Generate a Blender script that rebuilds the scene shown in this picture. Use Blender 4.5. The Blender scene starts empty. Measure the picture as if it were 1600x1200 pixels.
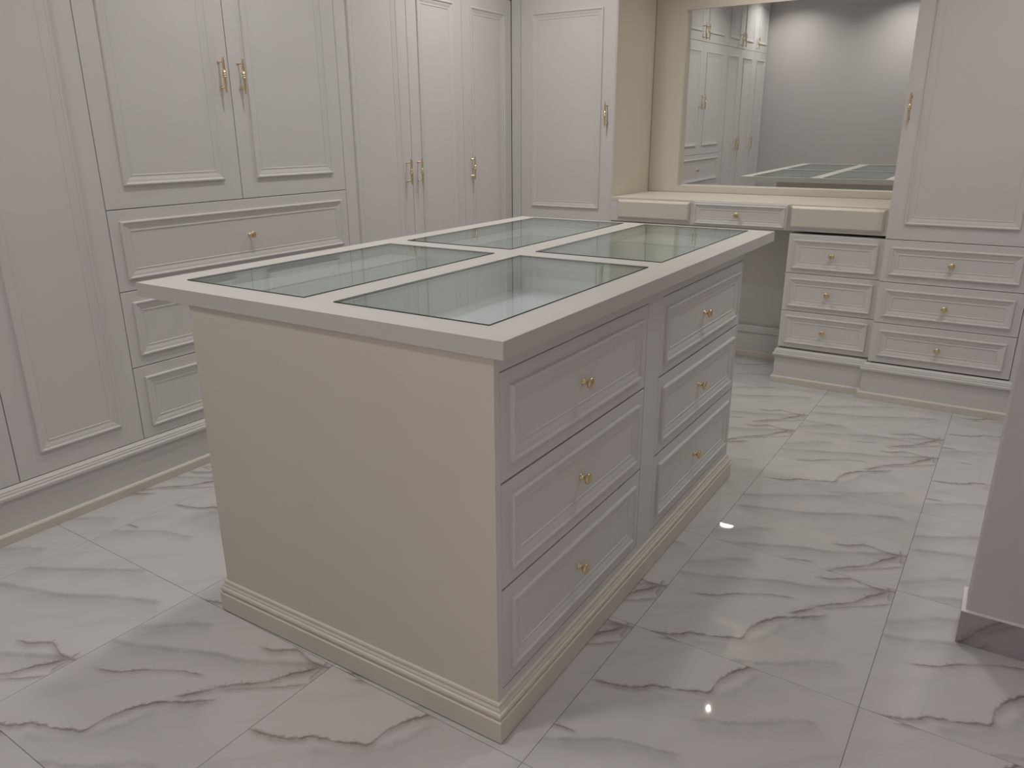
import bpy, bmesh, math, random
from mathutils import Vector, Matrix
random.seed(7)
S = bpy.context.scene
COL = S.collection
PI = math.pi

# ------------------------------------------------------------------ camera, world, lights, exposure
cam_d = bpy.data.cameras.new('camera'); cam = bpy.data.objects.new('camera', cam_d); COL.objects.link(cam)
cam_d.sensor_width = 36.0; cam_d.lens = 1187.12 / 1600 * 36.0; cam_d.clip_start = 0.02
_y, _p, _r = math.radians(-32.644), math.radians(-18.2552), math.radians(-0.3402)
_f = Vector((math.sin(_y) * math.cos(_p), math.cos(_y) * math.cos(_p), math.sin(_p)))
_r0 = Vector((math.cos(_y), -math.sin(_y), 0)); _u0 = _r0.cross(_f)
_r2 = _r0 * math.cos(_r) + _u0 * math.sin(_r); _u2 = -_r0 * math.sin(_r) + _u0 * math.cos(_r)
cam.matrix_world = Matrix((( _r2.x, _u2.x, -_f.x, 0.7848), (_r2.y, _u2.y, -_f.y, -1.1692), (_r2.z, _u2.z, -_f.z, 1.344), (0, 0, 0, 1)))
S.camera = cam
S.view_settings.view_transform = 'Standard'; S.view_settings.look = 'None'
S.view_settings.gamma = 1.0; S.view_settings.use_curve_mapping = False
S.view_settings.exposure = -0.10

W = bpy.data.worlds.new('world'); S.world = W; W.use_nodes = True
W.node_tree.nodes['Background'].inputs[0].default_value = (0.9, 0.93, 1.0, 1)
W.node_tree.nodes['Background'].inputs[1].default_value = 0.25

CEIL = 2.75
# recessed ceiling lamps and added unseen fill lamps: x, y, watts
LAMPS = [(-1.62, -0.50, 4.8), (-0.45, -0.50, 6.3),
         (-1.35, 0.95, 6.0), (-1.35, 2.35, 8.5), (0.42, 1.75, 5.5),  # last entry: fill lamp added to brighten the island's drawer side
         (1.05, 2.3, 5.0), (0.9, -1.9, 3.5), (0.75, 0.1, 0.3), (-0.6, -1.8, 50.0)]  # last two: added fill, by the right wall end and hidden in the hall
NICHE_SPOT = (-0.44, 3.33, 2.585, 3.3)

def lamp(name, loc, watts, size, color=(1.0, 0.965, 0.94), spread=PI):
    d = bpy.data.lights.new(name, 'AREA'); d.shape = 'DISK'; d.size = size; d.energy = watts; d.color = color; d.spread = spread
    o = bpy.data.objects.new(name, d); COL.objects.link(o); o.location = loc
    return o
for _x, _yy, _w in LAMPS:
    lamp('ceiling_lamp_light', (_x, _yy, CEIL - 0.012), _w, 0.16, spread=math.radians(132))
lamp('niche_spot_light', NICHE_SPOT[:3], NICHE_SPOT[3], 0.010, (1.0, 0.93, 0.82), math.radians(130))

# ------------------------------------------------------------------ materials
def new_mat(name):
    m = bpy.data.materials.new(name); m.use_nodes = True
    return m, m.node_tree, m.node_tree.nodes['Principled BSDF']

def paint(name, col, rough=0.4, var=0.03, spec=0.35, bump=0.02, scale=6.0):
    m, nt, b = new_mat(name); N = nt.nodes; Lk = nt.links
    tc = N.new('ShaderNodeTexCoord'); n = N.new('ShaderNodeTexNoise'); n.inputs['Scale'].default_value = scale; n.inputs['Detail'].default_value = 3
    Lk.new(tc.outputs['Object'], n.inputs['Vector'])
    mx = N.new('ShaderNodeMix'); mx.data_type = 'RGBA'
    mx.inputs['A'].default_value = (*[c * (1 - var) for c in col], 1); mx.inputs['B'].default_value = (*[min(1, c * (1 + var)) for c in col], 1)
    Lk.new(n.outputs['Fac'], mx.inputs['Factor']); Lk.new(mx.outputs['Result'], b.inputs['Base Color'])
    n2 = N.new('ShaderNodeTexNoise'); n2.inputs['Scale'].default_value = 180; n2.inputs['Detail'].default_value = 2
    Lk.new(tc.outputs['Object'], n2.inputs['Vector'])
    bp = N.new('ShaderNodeBump'); bp.inputs['Strength'].default_value = bump; bp.inputs['Distance'].default_value = 0.002
    Lk.new(n2.outputs['Fac'], bp.inputs['Height']); Lk.new(bp.outputs['Normal'], b.inputs['Normal'])
    b.inputs['Roughness'].default_value = rough; b.inputs['Specular IOR Level'].default_value = spec
    return m

M_WHITE = paint('white_lacquer', (0.695, 0.675, 0.660), 0.42)
M_GAPSHADE = paint('carcass_gap_shade', (0.16, 0.145, 0.135), 0.7)  # carcass colour darkened to paint shade into the gaps between fronts
M_CREAM = paint('cream_lacquer', (0.70, 0.657, 0.575), 0.40)
M_ISLW = paint('island_white_lacquer', (0.69, 0.680, 0.660), 0.40)
M_TRAY = paint('tray_white', (0.80, 0.79, 0.77), 0.5)
M_GLASS_EDGE = paint('glass_edge', (0.03, 0.045, 0.045), 0.5)  # dark green side faces of the glass panes
M_TOP = paint('island_top_lacquer', (0.63, 0.615, 0.575), 0.38)
M_WALL = paint('wall_paint', (0.62, 0.585, 0.585), 0.75, 0.02, 0.2, 0.05)
M_CEIL = paint('ceiling_paint', (0.80, 0.78, 0.76), 0.85, 0.02, 0.2, 0.05)
M_GROUT = paint('grout', (0.25, 0.215, 0.20), 0.9, 0.1)
M_TRIM = paint('lamp_trim_white', (0.8, 0.8, 0.8), 0.4)

def gold():
    m, nt, b = new_mat('brushed_gold')
    b.inputs['Base Color'].default_value = (0.76, 0.62, 0.35, 1); b.inputs['Metallic'].default_value = 1; b.inputs['Roughness'].default_value = 0.3
    n = nt.nodes.new('ShaderNodeTexNoise'); n.inputs['Scale'].default_value = 60
    mr = nt.nodes.new('ShaderNodeMapRange'); mr.inputs['To Min'].default_value = 0.24; mr.inputs['To Max'].default_value = 0.38
    nt.links.new(n.outputs['Fac'], mr.inputs['Value']); nt.links.new(mr.outputs['Result'], b.inputs['Roughness'])
    return m
M_GOLD = gold()

def mirror_mat():
    m, nt, b = new_mat('mirror_silver')
    b.inputs['Base Color'].default_value = (0.86, 0.88, 0.865, 1); b.inputs['Metallic'].default_value = 1; b.inputs['Roughness'].default_value = 0.0
    return m
M_MIRROR = mirror_mat()

def glass_mat():
    m = bpy.data.materials.new('green_tinted_glass'); m.use_nodes = True; nt = m.node_tree; N = nt.nodes; N.clear()
    out = N.new('ShaderNodeOutputMaterial'); mx = N.new('ShaderNodeMixShader'); fr = N.new('ShaderNodeFresnel'); 
    geo = N.new('ShaderNodeNewGeometry'); mr = N.new('ShaderNodeMapRange'); mr.inputs['To Min'].default_value = 1.46; mr.inputs['To Max'].default_value = 1 / 1.46
    nt.links.new(geo.outputs['Backfacing'], mr.inputs['Value']); nt.links.new(mr.outputs['Result'], fr.inputs['IOR'])
    tr = N.new('ShaderNodeBsdfTransparent'); tr.inputs['Color'].default_value = (0.93, 0.955, 0.965, 1)
    gl = N.new('ShaderNodeBsdfGlossy'); gl.inputs['Roughness'].default_value = 0.015; gl.inputs['Color'].default_value = (0.92, 1, 0.98, 1)
    nt.links.new(fr.outputs[0], mx.inputs[0]); nt.links.new(tr.outputs[0], mx.inputs[1]); nt.links.new(gl.outputs[0], mx.inputs[2]); nt.links.new(mx.outputs[0], out.inputs[0])
    return m
M_GLASS = glass_mat()

def glow_mat():
    m, nt, b = new_mat('lamp_diffuser')
    b.inputs['Base Color'].default_value = (0.9, 0.9, 0.9, 1)
    b.inputs['Emission Color'].default_value = (1, 0.96, 0.92, 1); b.inputs['Emission Strength'].default_value = 0.9
    return m
M_GLOW = glow_mat()

# marble: one printed slab pattern; every vein is a curve s=f(t) in print space (s=x-y, t=x+y)
VEINS = [  # points (t, s), width, softness, strength, colour index, noise
    ([(-0.05, -0.01), (.094, .088), (.188, .132), (.279, .150), (.323, .138), (.455, .209), (.62, .268), (.66, .258), (.715, .204), (.80, .160), (.856, .134), (.95, .116), (1.03, .120), (1.14, .146), (1.308, .164), (1.36, .150)], .0065, .010, .85, 0, .016),
    ([(1.05, .085), (1.127, .083), (1.304, .066), (1.40, .050), (1.483, .055), (1.623, .064), (1.70, .040), (1.777, .020), (1.85, .012), (1.912, .0), (1.98, .03)], .006, .012, .75, 0, .014),
    ([(1.30, .075), (1.38, .095), (1.468, .100), (1.60, .115), (1.713, .137), (1.89, .135)], .004, .008, .5, 0, .010),
    ([(.50, -.30), (.549, -.28), (.62, -.245), (.694, -.214), (.75, -.215), (.856, -.208), (.94, -.180), (1.071, -.150), (1.25, -.062)], .0045, .008, .70, 0, .010),
    ([(.50, -.60), (.567, -.560), (.724, -.475), (.85, -.43), (.996, -.370), (1.287, -.255), (1.42, -.175), (1.559, -.130), (1.857, -.040), (2.0, .01)], .014, .030, .40, 1, .016),
    ([(.60, -.72), (.70, -.68), (.90, -.655), (1.10, -.625), (1.22, -.57)], .018, .030, .36, 1, .016),
    ([(1.50, -.29), (1.567, -.271), (1.63, -.231), (1.70, -.225), (1.772, -.215), (1.872, -.060), (1.967, .008), (2.15, .07)], .007, .014, .62, 0, .016),
    ([(.40, .45), (.50, .475), (.70, .545), (.86, .570), (1.0, .59), (1.15, .65)], .010, .030, .36, 1, .022),
    ([(-.40, .30), (-.357, .323), (-.30, .36), (-.213, .427)], .005, .008, .7, 0, .008),
    ([(-.50, .37), (-.447, .41), (-.25, .47), (-.05, .508), (.21, .66), (.30, .70)], .006, .022, .40, 1, .016),
    ([(1.10, -1.30), (1.29, -1.237), (1.50, -1.18), (1.70, -1.126), (1.98, -1.06), (2.2, -1.0)], .010, .028, .38, 1, .016),
    ([(1.05, -1.08), (1.14, -1.04), (1.357, -.93), (1.695, -.77), (2.016, -.686), (2.40, -.52)], .014, .034, .42, 1, .016),
    ([(.28, .24), (.40, .27), (.62, .325), (.85, .27), (.95, .22), (1.1, .20), (1.3, .20)], .012, .050, .26, 1, .03),
    ([(1.85, .10), (1.92, .03), (1.95, -.03), (2.0, -.08)], .006, .012, .6, 0, .016),
    ([(-.1, -.70), (.0, -.64), (.12, -.60)], .006, .012, .6, 0, .01),
]
def marble_mat(name, base, use_uv=True):
    m, nt, b = new_mat(name); N = nt.nodes; L = nt.links
    def math_(op, a, bb=None, clamp=False):
        n = N.new('ShaderNodeMath'); n.operation = op; n.use_clamp = clamp
        for i, v in enumerate((a, bb)):
            if v is None: continue
            if isinstance(v, (int, float)): n.inputs[i].default_value = v
            else: L.new(v, n.inputs[i])
        return n.outputs[0]
    def ramp(v, a, bb, lo=0.0, hi=1.0):
        n = N.new('ShaderNodeMapRange'); n.interpolation_type = 'SMOOTHSTEP'
        n.inputs['From Min'].default_value = a; n.inputs['From Max'].default_value = bb; n.inputs['To Min'].default_value = lo; n.inputs['To Max'].default_value = hi
        L.new(v, n.inputs['Value']); return n.outputs['Result']
    tc = N.new('ShaderNodeTexCoord'); sx = N.new('ShaderNodeSeparateXYZ'); L.new(tc.outputs['UV'], sx.inputs[0])
    U, V = sx.outputs['X'], sx.outputs['Y']
    s = math_('SUBTRACT', U, V); t = math_('ADD', U, V)
    def noise(scale, detail, vec=tc.outputs['UV'], rough=0.6):
        n = N.new('ShaderNodeTexNoise'); n.inputs['Scale'].default_value = scale; n.inputs['Detail'].default_value = detail; n.inputs['Roughness'].default_value = rough
        L.new(vec, n.inputs['Vector']); return n.outputs['Fac']
    nj = math_('SUBTRACT', math_('ADD', math_('MULTIPLY', noise(9, 5, rough=0.75), 0.6), math_('MULTIPLY', noise(26, 4, rough=0.7), 0.6)), 0.5); nbreak = noise(6, 3); nfine = noise(40, 3)
    T0, T1, S0, S1 = -0.6, 2.6, -1.4, 1.0
    tn = math_('DIVIDE', math_('SUBTRACT', t, T0), T1 - T0)
    masks = {0: None, 1: None}
    fil = ramp(math_('ABSOLUTE', math_('SUBTRACT', noise(20, 3, rough=0.5), 0.5)), 0.0, 0.035, 1.0, 0.0)
    for pts, w, soft, strength, ci, nz in VEINS:
        fc = N.new('ShaderNodeFloatCurve'); cv = fc.mapping.curves[0]
        pp = [((a - T0) / (T1 - T0), (c - S0) / (S1 - S0)) for a, c in pts]
        cv.points[0].location = pp[0]; cv.points[1].location = pp[-1]
        for q in pp[1:-1]: cv.points.new(*q)
        for q in cv.points: q.handle_type = 'VECTOR' if ci == 0 else 'AUTO'
        fc.mapping.update(); L.new(tn, fc.inputs['Value'])
        sv = math_('ADD', math_('MULTIPLY', fc.outputs[0], S1 - S0), S0)
        sj = math_('ADD', sv, math_('MULTIPLY', nj, nz * 4.5))
        dist = math_('ABSOLUTE', math_('SUBTRACT', s, sj))
        core = ramp(dist, w * 0.35, w * 1.7 + soft * .8, 1.0, 0.0)
        halo = ramp(math_('SUBTRACT', s, sj), 0.0, soft * 6.5, 0.60, 0.0)
        halo = math_('MULTIPLY', halo, ramp(math_('SUBTRACT', s, sj), -w, 0.0, 0.0, 1.0))
        if ci == 0: halo = math_('MAXIMUM', halo, math_('MULTIPLY', math_('MULTIPLY', ramp(dist, 0.0, soft * 4.5, 1.0, 0.0), fil), 0.9))
        both = math_('MAXIMUM', core, halo)
        a0, a1 = pts[0][0], pts[-1][0]; fade = min(.09, (a1 - a0) * .2)
        ends = math_('MULTIPLY', ramp(t, a0, a0 + fade), ramp(t, a1 - fade, a1, 1.0, 0.0))
        brk = ramp(nbreak, 0.28, 0.62, 0.45, 1.0)
        mk = math_('MULTIPLY', math_('MULTIPLY', both, ends), math_('MULTIPLY', brk, strength))
        masks[ci] = mk if masks[ci] is None else math_('MAXIMUM', masks[ci], mk)
    # soft clouding stretched along the veins
    cb = N.new('ShaderNodeCombineXYZ'); L.new(math_('MULTIPLY', s, 6.0), cb.inputs[0]); L.new(math_('MULTIPLY', t, 0.8), cb.inputs[1])
    cl = ramp(noise(1.0, 5, cb.outputs[0]), 0.48, 0.76, 0.0, 0.32)
    def mix(a, bb, fac):
        n = N.new('ShaderNodeMix'); n.data_type = 'RGBA'
        for k, v in (('A', a), ('B', bb)):
            if isinstance(v, tuple): n.inputs[k].default_value = (*v, 1)
            else: L.new(v, n.inputs[k])
        L.new(fac, n.inputs['Factor']); return n.outputs['Result']
    c = mix(base, tuple(x * f for x, f in zip(base, (.70, .69, .68))), cl)
    c = mix(c, tuple(x * f for x, f in zip(base, (.33, .32, .31))), masks[1])
    c = mix(c, (0.15, 0.115, 0.10), math_('MULTIPLY', masks[0], 0.97))
    L.new(c, b.inputs['Base Color'])
    b.inputs['Roughness'].default_value = 0.022; b.inputs['Specular IOR Level'].default_value = 0.5
    n2 = noise(3.0, 2); bp = N.new('ShaderNodeBump'); bp.inputs['Strength'].default_value = 0.01; bp.inputs['Distance'].default_value = 0.004
    L.new(n2, bp.inputs['Height']); L.new(bp.outputs['Normal'], b.inputs['Normal'])
    return m
M_MARBLE = marble_mat('polished_marble_tile', (0.59, 0.575, 0.57))
M_SKIRT = marble_mat('skirting_marble', (0.40, 0.365, 0.375))

# ------------------------------------------------------------------ mesh helpers
def link(name, bm, mat, parent=None, loc=(0, 0, 0), rotz=0.0, smooth=False):
    bmesh.ops.recalc_face_normals(bm, faces=bm.faces)
    me = bpy.data.meshes.new(name); bm.to_mesh(me); bm.free()
    if smooth:
        for p in me.polygons: p.use_smooth = True
    me.materials.append(mat)
    return link_me(name, me, parent, loc, rotz)
def link_me(name, me, parent=None, loc=(0, 0, 0), rotz=0.0):
    o = bpy.data.objects.new(name, me); COL.objects.link(o); o.location = loc; o.rotation_euler = (0, 0, rotz)
    if parent: o.parent = parent
    return o
def box(bm, x0, x1, y0, y1, z0, z1, bev=0.0):
    r = bmesh.ops.create_cube(bm, size=1.0)
    for v in r['verts']:
        v.co = Vector(((x0 + x1) / 2 + v.co.x * (x1 - x0), (y0 + y1) / 2 + v.co.y * (y1 - y0), (z0 + z1) / 2 + v.co.z * (z1 - z0)))
    if bev:
        es = {e for v in r['verts'] for e in v.link_edges}
        bmesh.ops.bevel(bm, geom=list(es), offset=bev, segments=2, affect='EDGES', profile=0.5)
    return bm
def mbox(name, x0, x1, y0, y1, z0, z1, mat, parent=None, bev=0.0, loc=(0, 0, 0), rotz=0.0):
    return link(name, box(bmesh.new(), x0, x1, y0, y1, z0, z1, bev), mat, parent, loc, rotz)
def tag(o, label=None, cat=None, group=None, kind=None):
    if label: o['label'] = label
    if cat: o['category'] = cat
    if group: o['group'] = group
    if kind: o['kind'] = kind
    return o
def thing(name, label, cat, loc=(0, 0, 0), rotz=0.0, group=None):
    o = bpy.data.objects.new(name, None); COL.objects.link(o); o.location = loc; o.rotation_euler = (0, 0, rotz); o.empty_display_size = 0.1
    return tag(o, label, cat, group)
def rings(bm, w, h, prof, cap=True):
    """concentric rectangles on the panel 0..w x 0..h; prof = [(inset, y)], front is -y"""
    prev = None
    for d, y in prof:
        cur = [bm.verts.new(p) for p in ((d, y, d), (w - d, y, d), (w - d, y, h - d), (d, y, h - d))]
        if prev:
            for i in range(4): bm.faces.new((prev[i], prev[(i + 1) % 4], cur[(i + 1) % 4], cur[i]))
        prev = cur
    if cap: bm.faces.new(prev)
    return bm
def sweep(bm, path, prof, closed=False):
    """prof = [(out, z)]; path = 2D points, 'out' is to the right-hand side of travel; mitred corners"""
    n = len(path); rows = []
    for i, p in enumerate(path):
        p = Vector(p); a = Vector(path[i - 1]) if (i > 0 or closed) else None; c = Vector(path[(i + 1) % n]) if (i < n - 1 or closed) else None
        d1 = (p - a).normalized() if a is not None else None; d2 = (c - p).normalized() if c is not None else None
        n1 = Vector((d1.y, -d1.x)) if d1 is not None else None; n2 = Vector((d2.y, -d2.x)) if d2 is not None else None
        if n1 is None: m = n2
        elif n2 is None: m = n1
        else: m = (n1 + n2); m = m / max(0.2, m.dot(n1))
        rows.append([bm.verts.new((p.x + m.x * o, p.y + m.y * o, z)) for o, z in prof])
    k = len(prof)
    for i in range(n if closed else n - 1):
        A, B = rows[i], rows[(i + 1) % n]
        for j in range(k):
            bm.faces.new((A[j], A[(j + 1) % k], B[(j + 1) % k], B[j]))
    if not closed:
        bm.faces.new(rows[0]); bm.faces.new(list(reversed(rows[-1])))
    return bm
def lathe(bm, prof, M, seg=20):
    """prof = [(r, along)] revolved round local z then moved by matrix M"""
    rows = []
    for r, a in prof:
        if r < 1e-6: rows.append([bm.verts.new(M @ Vector((0, 0, a)))])
        else: rows.append([bm.verts.new(M @ Vector((r * math.cos(2 * PI * i / seg), r * math.sin(2 * PI * i / seg), a))) for i in range(seg)])
    for A, B in zip(rows, rows[1:]):
        for i in range(seg):
            j = (i + 1) % seg
            if len(A) == 1 and len(B) == 1: continue
            if len(A) == 1: bm.faces.new((A[0], B[i], B[j]))
            elif len(B) == 1: bm.faces.new((A[i], A[j], B[0]))
            else: bm.faces.new((A[i], A[j], B[j], B[i]))
    return bm
TO_FRONT = Matrix.Rotation(math.radians(90), 4, 'X')      # local z -> -y (towards the viewer of a front)

def knob_mesh():
    bm = bmesh.new()
    lathe(bm, [(0, 0), (.0085, 0), (.0085, .0015), (.0072, .003), (.0045, .005), (.0040, .011), (.0055, .0135), (.0095, .0160), (.0135, .0185), (.0150, .0215), (.0146, .0245), (.0118, .0268), (.006, .0278), (0, .028)], TO_FRONT, 24)
    bmesh.ops.recalc_face_normals(bm, faces=bm.faces)
    me = bpy.data.meshes.new('knob'); bm.to_mesh(me); bm.free()
    for p in me.polygons: p.use_smooth = True
    me.materials.append(M_GOLD); return me
def pull_mesh():
    bm = bmesh.new(); H = .068; OUT = -.030
    pr = [(0, -H), (.0028, -H), (.0036, -H + .003), (.0046, -.045), (.0058, -.022)]
    for k in (-1, 0, 1):
        c = k * .0078
        pr += [(.0054, c - .0037), (.0078, c - .0024), (.0086, c), (.0078, c + .0024), (.0054, c + .0037)]
    pr += [(.0058, .022), (.0046, .045), (.0036, H - .003), (.0028, H), (0, H)]
    lathe(bm, pr, Matrix.Translation((0, OUT, 0)), 16)
    for z in (-.048, .048):
        lathe(bm, [(0, 0), (.0062, 0), (.0062, .0018), (.0036, .004), (.0034, .029), (0, .029)], Matrix.Translation((0, 0, z)) @ TO_FRONT, 14)
    bmesh.ops.recalc_face_normals(bm, faces=bm.faces)
    me = bpy.data.meshes.new('pull_handle'); bm.to_mesh(me); bm.free()
    for p in me.polygons: p.use_smooth = True
    me.materials.append(M_GOLD); return me
KNOB, PULL = knob_mesh(), pull_mesh()

MW = 0.040
def front(parent, name, x0, x1, z0, z1, ins, loc=(0, 0, 0), rotz=0.0, hw=None, hx=0.0, hz=0.0, mat=None, gap=0.0015, mw=MW, t=0.018):
    """a door or drawer front on local plane y=0 (front = -y), with a framed moulding and a knob or pull as its children"""
    mat = mat or M_WHITE
    w, h = (x1 - x0) - 2 * gap, (z1 - z0) - 2 * gap
    e = .0012
    bm = rings(bmesh.new(), w, h, [(0, t), (0, e), (e, 0)])
    vs = [v for v in bm.verts if abs(v.co.y - t) < 1e-6]; bm.faces.new(vs)
    ca, sa = math.cos(rotz), math.sin(rotz)
    px, pz = x0 + gap, z0 + gap
    d = link(name, bm, mat, parent, (loc[0] + ca * px, loc[1] + sa * px, loc[2] + pz), rotz)
    a = ins - gap
    k = mw / .040
    prof = [(a, .0005), (a, -.0060), (a + .0015 * k, -.0085), (a + .0050 * k, -.0095), (a + .0085 * k, -.0085), (a + .0100 * k, -.0060), (a + .0125 * k, -.0050),
            (a + .020 * k, -.0040), (a + .029 * k, -.0015), (a + .0335 * k, -.0010), (a + .0345 * k, -.0020), (a + .0385 * k, -.0020), (a + .0400 * k, .0005)]
    link('moulding', rings(bmesh.new(), w, h, prof, cap=False), mat, d)
    if hw: link_me('knob' if hw is KNOB else 'pull_handle', hw, d, (hx - px, 0, hz - pz))
    return d

# ------------------------------------------------------------------ room shell
def struct(o): return tag(o, kind='structure')
XL, YB, YR = -1.9603, 3.1314, 3.0464
floor = struct(mbox('floor', -2.62, 1.78, -2.7, 3.86, -0.12, -0.003, M_GROUT))
struct(mbox('wall_left', -2.66, -2.56, -2.7, 3.86, 0, CEIL, M_WALL))
struct(mbox('wall_back', -2.56, 1.78, 3.76, 3.86, 0, CEIL, M_WALL))
struct(mbox('wall_front', -2.56, 0.02, -1.10, -0.965, 0, CEIL, M_WALL))
struct(mbox('wall_hall', -2.56, 1.78, -2.7, -2.6, 0, CEIL, M_WALL))
struct(mbox('wall_outer_right', 1.68, 1.78, -2.6, 3.76, 0, CEIL, M_WALL))
struct(mbox('ceiling', -2.66, 1.78, -2.7, 3.86, CEIL, CEIL + .1, M_CEIL))
XS, YS = 0.8574, 0.9834
wr = struct(mbox('wall_right', XS + .011, 1.68, YS + .011, YS + .128, 0, CEIL, M_WALL, bev=.003))
# skirting of marble round the end of that wall, with its pale filled top edge
sk = bpy.data.objects.new('baseboard_right', None); COL.objects.link(sk); struct(sk)
def uvbox(o, sc=1 / .6, off=(0.1, 0.55)):
    me = o.data; uv = me.uv_layers.new(name='UVMap')
    for p in me.polygons:
        for li in p.loop_indices:
            c = me.vertices[me.loops[li].vertex_index].co
            uv.data[li].uv = ((c.x + c.y * .3) * sc + off[0] - 1.4, c.z * sc + off[1])
# path travels so that its right-hand side is outwards
path = [(1.67, YS + .139), (XS, YS + .139), (XS, YS), (1.67, YS)]
bm = sweep(bmesh.new(), path, [(0, 0.0), (0, .0985), (-.0105, .0985), (-.0105, 0.0)])
b1 = link('skirting_tile', bm, M_SKIRT, sk); uvbox(b1)
bm = sweep(bmesh.new(), path, [(-.0003, .0985), (-.0003, .1005), (-.0105, .1015), (-.0105, .0985)])
link('skirting_cap', bm, paint('pale_filler', (0.78, 0.74, 0.74), .6), sk)

# floor tiles: 60 cm polished marble, a hairline joint, grid turned one degree
TH = math.radians(-1.0); TO = Vector((0.0785, 0.5827)); TS = 0.5984; TP = 0.5995
def tile_mesh(voff, name):
    me = bpy.data.meshes.new(name); s, z0, z1, b = TS, -.003, 0.0, .0006
    vs = [(0, 0, z0), (s, 0, z0), (s, s, z0), (0, s, z0), (0, 0, z1 - b), (s, 0, z1 - b), (s, s, z1 - b), (0, s, z1 - b), (b, b, z1), (s - b, b, z1), (s - b, s - b, z1), (b, s - b, z1)]
    fs = [(3, 2, 1, 0), (0, 1, 5, 4), (1, 2, 6, 5), (2, 3, 7, 6), (3, 0, 4, 7), (4, 5, 9, 8), (5, 6, 10, 9), (6, 7, 11, 10), (7, 4, 8, 11), (8, 9, 10, 11)]
    me.from_pydata(vs, [], fs); uv = me.uv_layers.new(name='UVMap')
    for p in me.polygons:
        for li in p.loop_indices:
            c = vs[me.loops[li].vertex_index]; uv.data[li].uv = (c[0] / s, c[1] / s + voff)
    me.materials.append(M_MARBLE); return me
TM = [tile_mesh(0.0, 'tile'), tile_mesh(-0.57, 'tile_shifted_down'), tile_mesh(0.59, 'tile_shifted_up')]
ca, sa = math.cos(TH), math.sin(TH)
PICK = {(0, 0): 0, (0, -1): 1, (0, 1): 2, (0, 2): 0, (0, 3): 2, (0, -2): 0, (-2, -2): 0, (-2, -1): 0, (-3, -2): 2, (-3, -1): 1, (1, 0): 0, (1, 1): 2, (1, -1): 1, (-1, -2): 1, (-2, -3): 1, (1, 2): 1, (0, 4): 1, (-1, -3): 2, (-3, -3): 0}
for i in range(-4, 3):
    for j in range(-5, 6):
        o = TO + Vector((ca * i * TP - sa * j * TP, sa * i * TP + ca * j * TP))
        c = o + Vector((.3, .3))
        if not (-2.3 < c.x < 1.4 and -2.3 < c.y < 3.5): continue
        link_me('tile', TM[PICK.get((i, j), (i * 7 + j * 5) % 3)], floor, (o.x, o.y, 0), TH)

# ------------------------------------------------------------------ skirting plinths under the cabinets
CAP = [(-.004, .1545), (.0165, .1545), (.0180, .1580), (.0185, .166), (.0160, .1700), (.0125, .1705), (.0125, .1770), (.0100, .1810), (.0100, .1860), (.0070, .1900), (.0035, .1955), (-.004, .1965)]
TOE = [(-.004, 0.0005), (.0200, 0.0005), (.0200, .031), (.0170, .0355), (.0100, .0375), (-.004, .0375)]
BRD = [(-.0180, 0.0375), (.0060, 0.0375), (.0060, .1545), (-.0180, .1545)]
def plinth(parent, path):
    link('plinth_board', sweep(bmesh.new(), path, BRD), M_WHITE, parent)
    o = link('plinth_cap', sweep(bmesh.new(), path, CAP), M_WHITE, parent)
    t = link('toe_strip', sweep(bmesh.new(), path, TOE), M_CREAM, parent); t['label'] = 'cream strip along the floor'
bl = bpy.data.objects.new('baseboard_left', None); COL.objects.link(bl); struct(bl)
plinth(bl, [(XL, -0.964), (XL, YB - .02)])
bb = bpy.data.objects.new('baseboard_back', None); COL.objects.link(bb); struct(bb)
YP = 3.092     # face of the drawer pedestal
YK = 3.535     # panel at the back of the knee space
plinth(bb, [(0.975, YR), (0.286, YR), (0.286, YP), (-0.178, YP), (-0.178, YK), (-1.245, YK), (-1.245, YB), (XL + .021, YB)][::-1])

# ------------------------------------------------------------------ left run of wardrobes (local x = world y)
R90 = math.radians(90)
ZP, ZU, ZT = 0.197, 2.108, 2.640
def carcass(t, w, depth, z0=0.0, z1=ZT, mat=None, y0=.0185):
    bm = box(bmesh.new(), 0.001, w - 0.001, y0, depth, z0, z1)
    return link('carcass', bm, mat or M_GAPSHADE, t)
def wardrobe(name, label, y0, y1, doors, drawers=(), dz=None, group=None):
    """doors: [(a, b, hinge/handle x, handle z)] in world y; drawers: [(z0,z1)]"""
    t = thing(name, label, 'wardrobe', (XL, y0, 0), R90, group)
    w = y1 - y0
    carcass(t, w, .595, .0)
    for a, b, hx, hz, zb in doors:
        front(t, 'door', a - y0, b - y0, zb, ZU, .082, hw=PULL, hx=hx - y0, hz=hz)
        front(t, 'upper_door', a - y0, b - y0, ZU, ZT - .004, .082, hw=PULL, hx=hx - y0, hz=2.19)
    for z0, z1 in drawers:
        front(t, 'drawer', 0, w, z0, z1, .043, hw=KNOB, hx=w / 2 + .01, hz=(z0 + z1) / 2)
    mbox('cornice_filler', 0.0, w, 0.002, .0180, ZT, CEIL - .002, M_WHITE, t)
    return t
HZ = 1.152
wardrobe('wardrobe', 'narrow single-door white wardrobe at the left edge of the photo, nearest the camera', -0.9620, -0.5145, [(-.962, -.5145, -.560, HZ, ZP)])
wardrobe('wardrobe', 'tall two-door white wardrobe with full-height doors left of the wardrobe with drawers', -0.5145, 0.4031, [(-.5145, -.0644, -.110, HZ, ZP), (-.0644, .4031, -.018, HZ, ZP)])
wardrobe('wardrobe', 'white wardrobe with two doors above three wide drawers, left of the island', 0.4031, 1.6206,
         [(.4031, 1.0083, .962, 1.5725, 1.0863), (1.0083, 1.6206, 1.056, 1.5725, 1.0863)], [(ZP, .4884), (.4884, .7852), (.7852, 1.0863)])
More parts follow.
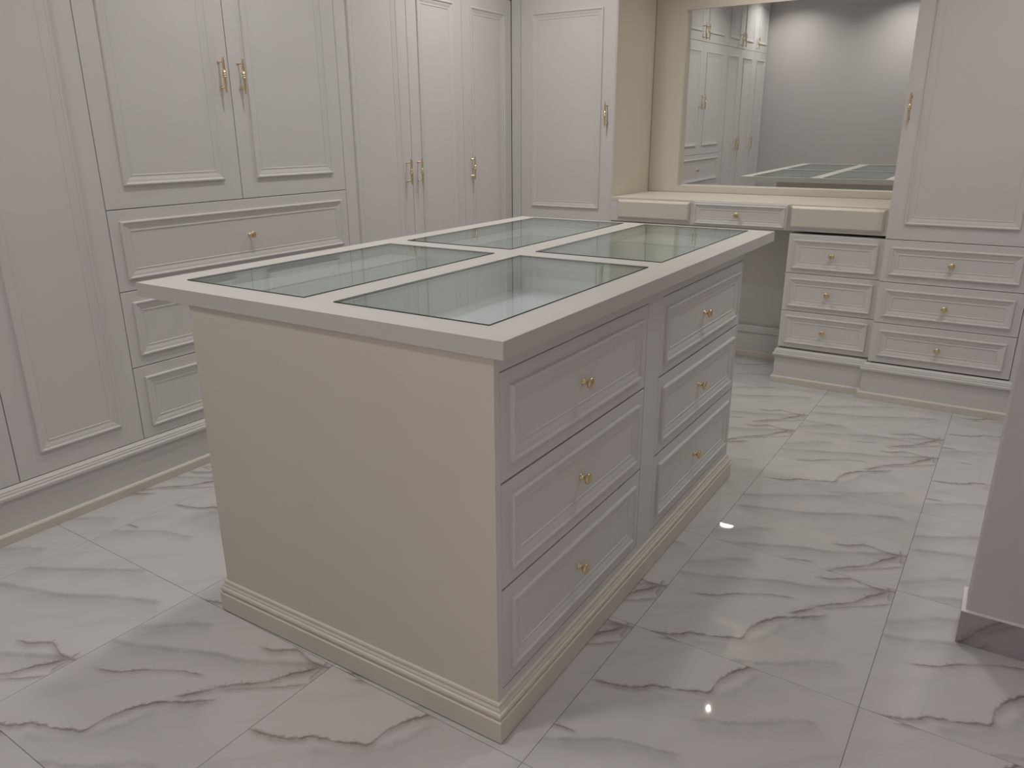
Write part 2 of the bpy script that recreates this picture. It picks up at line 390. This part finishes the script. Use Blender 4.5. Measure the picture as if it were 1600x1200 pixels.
wardrobe('wardrobe', 'tall two-door white wardrobe with paired gold pulls, right of the wardrobe with drawers', 1.6206, 2.6132, [(1.6206, 2.1340, 2.088, HZ, ZP), (2.1340, 2.6132, 2.180, HZ, ZP)])
wardrobe('wardrobe', 'single-door white wardrobe in the far left corner with its gold pull on the left', 2.6132, 3.1300, [(2.6132, 3.1300, 2.678, HZ, ZP)])

# ------------------------------------------------------------------ back wall: cabinet left of the vanity
t = thing('tall_cabinet', 'tall white panelled cabinet left of the vanity mirror, behind the island', 'cabinet', (XL + .001, YB, 0))
wc = 0.7143
bm = box(bmesh.new(), 0.001, wc - .019, .0185, .61, 0, ZT); link('carcass', bm, M_GAPSHADE, t)
mbox('filler_strip', 0.001, .066, 0.0, .018, ZP, ZT, M_WHITE, t)
front(t, 'door', .067, wc - .004, .8160, ZU, .084, hw=PULL, hx=wc - .050, hz=1.4480)
front(t, 'upper_door', .067, wc - .004, ZU, ZT - .004, .084, hw=PULL, hx=wc - .050, hz=2.19)
for z0, z1 in ((ZP, .408), (.408, .614), (.614, .816)):
    front(t, 'drawer', .067, wc - .004, z0, z1, .036, hw=KNOB, hx=.40, hz=(z0 + z1) / 2)
sp = mbox('side_panel', wc - .018, wc, .003, .60, 0, ZT, M_CREAM, t); sp['label'] = 'cream side panel facing the vanity'
mbox('cornice_filler', 0.001, wc, 0.002, .018, ZT, CEIL - .002, M_WHITE, t)

# ------------------------------------------------------------------ back wall: cabinet right of the vanity
t = thing('tall_cabinet', 'tall white cabinet with one door over three drawers, right of the vanity', 'cabinet', (.2949, YR, 0))
wc = .68
link('carcass', box(bmesh.new(), 0.019, wc, .0185, .70, 0, ZT), M_GAPSHADE, t)
mbox('side_panel', 0, .018, .0185, .70, 0, ZT, M_CREAM, t)['label'] = 'cream side panel facing the vanity'
mbox('filler_strip', .632, wc, 0.0, .018, ZP, ZT, M_WHITE, t)
front(t, 'door', 0, .631, .8343, ZU, .075, hw=PULL, hx=.0245, hz=1.4480)
front(t, 'upper_door', 0, .631, ZU, ZT - .004, .075, hw=PULL, hx=.0245, hz=2.19)
for z0, z1 in ((.2020, .4114), (.4114, .6220), (.6220, .8343)):
    front(t, 'drawer', 0, .631, z0, z1, .036, hw=KNOB, hx=.308, hz=(z0 + z1) / 2 - .003)
mbox('cornice_filler', 0, wc, 0.002, .018, ZT, CEIL - .002, M_WHITE, t)

# ------------------------------------------------------------------ vanity
t = thing('drawer_pedestal', 'low white pedestal of three drawers under the right end of the vanity top', 'drawers', (-.178, YP, 0))
wp = .464
link('carcass', box(bmesh.new(), 0.0, .4725, .0185, .66, 0, .826), M_WHITE, t)
for z0, z1 in ((.2060, .4125), (.4125, .6190), (.6190, .8250)):
    front(t, 'drawer', 0, .4725, z0, z1, .026, hw=KNOB, hx=.228, hz=(z0 + z1) / 2)

t = thing('vanity_desk', 'cream vanity worktop with a white centre drawer between two cream blocks, under the mirror', 'vanity', (-1.2445, 3.115, 0))
link('worktop', box(bmesh.new(), 0.0, 1.538, 0.0, .562, .9555, .978, .0015), M_CREAM, t)
link('apron', box(bmesh.new(), 0.0, 1.538, .001, .020, .840, .9548), M_WHITE, t)
link('underside', box(bmesh.new(), 0.0, 1.538, .021, .56, .846, .9548), M_CREAM, t)
def block(x0, x1, z0, z1):
    w, h = x1 - x0, z1 - z0
    bm = rings(bmesh.new(), w, h, [(0, 0.0), (0.0, -.004), (.003, -.008), (.010, -.0165), (.013, -.018)])
    o = link('false_front', bm, M_CREAM, t, (x0 + 1.2445, 0.0005, z0)); o['label'] = 'cream raised block'
block(-1.194, -.744, .856, .966)
block(-.186, .276, .855, .970)
front(t, 'drawer', -.722 + 1.2445, -.199 + 1.2445, .8405, .9740, .012, loc=(0, -.0185, 0), hw=KNOB, hx=-.4675 + 1.2445 + .0, hz=.9085, mw=.032, t=.0185)
t = thing('knee_panel', 'plain white panel closing the knee space beneath the vanity top', 'panel', (-1.2445, YK, 0))
mbox('panel', 0, 1.066, 0.0185, .036, 0, .845, M_WHITE, t)

# mirror in its cream frame, ceiling of the niche
t = thing('vanity_mirror', 'large wall mirror in a wide cream frame above the vanity top', 'mirror', (-1.2445, 3.68, .979))
def fb(x0, x1, z0, z1): return mbox('frame_board', x0, x1, 0, .05, z0, z1, M_CREAM, t)
fb(0.003, .199, 0, 1.609); fb(.199, 1.538, 0, .0385); fb(.199, 1.538, 1.068, 1.609)
bm = box(bmesh.new(), -.672, .666, -.003, .003, -.520, .520)
g = link('mirror_glass', bm, M_MIRROR, t)
g.location = (.199 + .67, .0130, .0385 + .516)
g.rotation_euler = (math.radians(.52), 0, math.radians(-.8))
nc = thing('niche_canopy', 'cream canopy board over the vanity niche', 'canopy', (-1.2445, 3.14, 2.59))
mbox('board', 0, 1.538, 0, .535, 0, .05, M_CREAM, nc)
mbox('front_rail', 0, 1.538, -.02, -.001, -.06, .158, M_WHITE, nc)
sp_ = thing('niche_spotlight', 'small recessed spotlight in the canopy over the vanity', 'spotlight', (NICHE_SPOT[0], NICHE_SPOT[1], 2.5895))
link('trim_ring', lathe(bmesh.new(), [(.010, 0), (.030, 0), (.030, -.003), (.012, -.004), (.010, 0)], Matrix.Identity(4), 24), M_TRIM, sp_)
link('lens', lathe(bmesh.new(), [(0, -.001), (.009, -.001), (.009, 0), (0, 0)], Matrix.Identity(4), 24), M_GLOW, sp_)

# ------------------------------------------------------------------ ceiling lamps, added fill lamps included
for n_, (x, y, w_) in enumerate(LAMPS):
    where = ['near the front wall on the left', 'near the front wall beside the opening', 'above the left aisle by the near end of the island',
             'above the left aisle by the far end of the island', 'added as unseen fill above the right aisle beside the island', 'in the far right recess', 'in the hall behind the opening',
             'added as unseen fill beside the end of the right wall', 'added as hidden fill in the hall behind the front wall'][n_]
    l = thing('ceiling_downlight', 'round white recessed ceiling downlight ' + where, 'light', (x, y, CEIL), 0, 'round ceiling downlights')
    link('trim_ring', lathe(bmesh.new(), [(.080, 0), (.098, 0), (.098, -.004), (.084, -.008), (.080, 0)], Matrix.Identity(4), 32), M_TRIM, l)
    link('diffuser', lathe(bmesh.new(), [(0, -.004), (.080, -.004), (.080, 0), (0, 0)], Matrix.Identity(4), 32), M_GLOW, l)

# ------------------------------------------------------------------ island
isl = thing('dressing_island', 'white and cream island with six drawers and four glass panes in its top', 'island', (-.4970, .858, 0))
OX, OY = .4970, -.858
def P_(x0, x1, y0, y1, z0, z1): return (x0 + OX, x1 + OX, y0 + OY, y1 + OY, z0, z1)
BX0, BX1, BY0, BY1, HT, ST = -.9764, -.0175, .0175, 1.6983, .963, .0382
zb = HT - ST
link('carcass', box(bmesh.new(), *P_(BX0 + .019, BX1 - .020, BY0 + .019, BY1 - .019, 0, .845)), M_GAPSHADE, isl)
o = link('end_panel', box(box(bmesh.new(), *P_(BX0, BX1 - .0190, BY0, BY0 + .018, 0, zb)), *P_(BX1 - .0190, BX1 - .0004, BY0, BY0 + .0025, 0, zb)), M_CREAM, isl); o['label'] = 'plain cream end panel'
o = link('end_panel', box(box(bmesh.new(), *P_(BX0, BX1 - .0190, BY1 - .018, BY1, 0, zb)), *P_(BX1 - .0190, BX1 - .0004, BY1 - .0025, BY1, 0, zb)), M_CREAM, isl); o['label'] = 'plain cream end panel at the far end'
link('back_panel', box(bmesh.new(), *P_(BX0, BX0 + .018, BY0 + .0185, BY1 - .0185, 0, zb)), M_WHITE, isl)
# face frame on the drawer side
DZ = [.1230, .3840, .6420, .8915]; DC = [(.0370, .7950), (.8990, 1.6870)]
bm = bmesh.new(); x0, x1 = BX1 - .0185, BX1
box(bm, *P_(x0, x1, BY0 + .0026, DC[0][0], 0, zb)); box(bm, *P_(x0, x1, DC[0][1], DC[1][0], 0, zb)); box(bm, *P_(x0, x1, DC[1][1], BY1 - .0026, 0, zb))
for a, b in DC:
    box(bm, *P_(x0, x1, a, b, 0, DZ[0])); box(bm, *P_(x0, x1, a, b, DZ[3], zb))
link('face_frame', bm, M_ISLW, isl)
for a, b in DC:
    for k in range(3):
        front(isl, 'drawer', a - .858 + 0, b - .858, DZ[k], DZ[k + 1], .038, loc=(BX1 + OX, 0, 0), rotz=R90, hw=KNOB, hx=(a + b) / 2 - .858 - .012, hz=(DZ[k] + DZ[k + 1]) / 2 + .002, gap=.0024, mat=M_ISLW)
IP = [(.0, .003), (.0175, .003), (.0175, .057), (.0155, .0590), (.0118, .0602), (.0122, .0635), (.0150, .0665), (.0156, .0715), (.0138, .0765), (.0098, .0785), (.0094, .0830), (.0066, .0868), (.0054, .0890), (.0068, .0925), (.0056, .0975), (.0, .0990)]
cor = [(BX0 + OX, BY0 + OY), (BX1 + OX, BY0 + OY), (BX1 + OX, BY1 + OY), (BX0 + OX, BY1 + OY)]
o = link('plinth_moulding', sweep(bmesh.new(), cor, IP, closed=True), M_CREAM, isl); o['label'] = 'stepped cream plinth moulding'
# top frame with four openings
TX0, TX1, TY0, TY1 = -1.1918, .0079, .0130, 2.0163
GX = [(-1.098, -.6375), (-.538, -.0865)]; GY = [(.1050, .9480), (1.0480, 1.9750)]
xs = [TX0, GX[0][0], GX[0][1], GX[1][0], GX[1][1], TX1]; ys = [TY0, GY[0][0], GY[0][1], GY[1][0], GY[1][1], TY1]
def grid_frame(bm, xs, ys, z0, z1, holes):
    vt = {}
    def v(i, j, k):
        if (i, j, k) not in vt: vt[(i, j, k)] = bm.verts.new((xs[i] + OX, ys[j] + OY, (z0, z1)[k]))
        return vt[(i, j, k)]
    nx, ny = len(xs) - 1, len(ys) - 1
    solid = lambda i, j: 0 <= i < nx and 0 <= j < ny and (i, j) not in holes
    for i in range(nx):
        for j in range(ny):
            if not solid(i, j): continue
            bm.faces.new((v(i, j, 1), v(i + 1, j, 1), v(i + 1, j + 1, 1), v(i, j + 1, 1)))
            bm.faces.new((v(i, j, 0), v(i, j + 1, 0), v(i + 1, j + 1, 0), v(i + 1, j, 0)))
            if not solid(i - 1, j): bm.faces.new((v(i, j, 0), v(i, j, 1), v(i, j + 1, 1), v(i, j + 1, 0)))
            if not solid(i + 1, j): bm.faces.new((v(i + 1, j, 0), v(i + 1, j + 1, 0), v(i + 1, j + 1, 1), v(i + 1, j, 1)))
            if not solid(i, j - 1): bm.faces.new((v(i, j, 0), v(i + 1, j, 0), v(i + 1, j, 1), v(i, j, 1)))
            if not solid(i, j + 1): bm.faces.new((v(i, j + 1, 0), v(i, j + 1, 1), v(i + 1, j + 1, 1), v(i + 1, j + 1, 0)))
HOLES = {(1, 1), (1, 3), (3, 1), (3, 3)}
bm = bmesh.new(); grid_frame(bm, xs, ys, zb, HT, HOLES)
link('tabletop', bm, M_TOP, isl)
for gx in GX:
    for gy in GY:
        # rebate that carries the pane
        L_ = .012
        bm = bmesh.new(); grid_frame(bm, [gx[0], gx[0] + L_, gx[1] - L_, gx[1]], [gy[0], gy[0] + L_, gy[1] - L_, gy[1]], zb + .004, HT - .0042, {(1, 1)})
        link('rebate', bm, M_TOP, isl)
        g_ = .0006
        o = link('glass_pane', box(bmesh.new(), *P_(gx[0] + g_, gx[1] - g_, gy[0] + g_, gy[1] - g_, HT - .0038, HT + .0024)), M_GLASS, isl)
        o.data.materials.append(M_GLASS_EDGE)
        for p_ in o.data.polygons:
            if abs(p_.normal.z) < .5: p_.material_index = 1
        # shallow display tray under the pane
        e, zt = .016, .853
        tx0, tx1, ty0, ty1 = max(gx[0] - e, BX0 + .028), gx[1] + e, gy[0] - e, min(gy[1] + e, BY1 - .030)
        bm = bmesh.new(); x0, x1, y0, y1 = tx0 + OX, tx1 + OX, ty0 + OY, ty1 + OY
        if tx0 > gx[0]:
            mbox('soffit_plate', gx[0] - .002 + OX, tx0 + OX, gy[0] - .002 + OY, gy[1] + .002 + OY, zb + .0005, zb + .004, M_TOP, isl)
        if ty1 < gy[1]:
            mbox('soffit_plate', max(gx[0], tx0) - .002 + OX, gx[1] + .002 + OX, ty1 + OY, gy[1] + .002 + OY, zb + .0006, zb + .0041, M_TOP, isl)
        w_ = .008
        box(bm, x0 - w_, x1 + w_, y0 - w_, y1 + w_, zt - .006, zt)
        box(bm, x0 - w_, x0, y0 - w_, y1 + w_, zt, zb - .001); box(bm, x1, x1 + w_, y0 - w_, y1 + w_, zt, zb - .001)
        box(bm, x0, x1, y0 - w_, y0, zt, zb - .001); box(bm, x0, x1, y1, y1 + w_, zt, zb - .001)
        link('display_tray', bm, M_TRAY, isl)
bpy.context.view_layer.update()
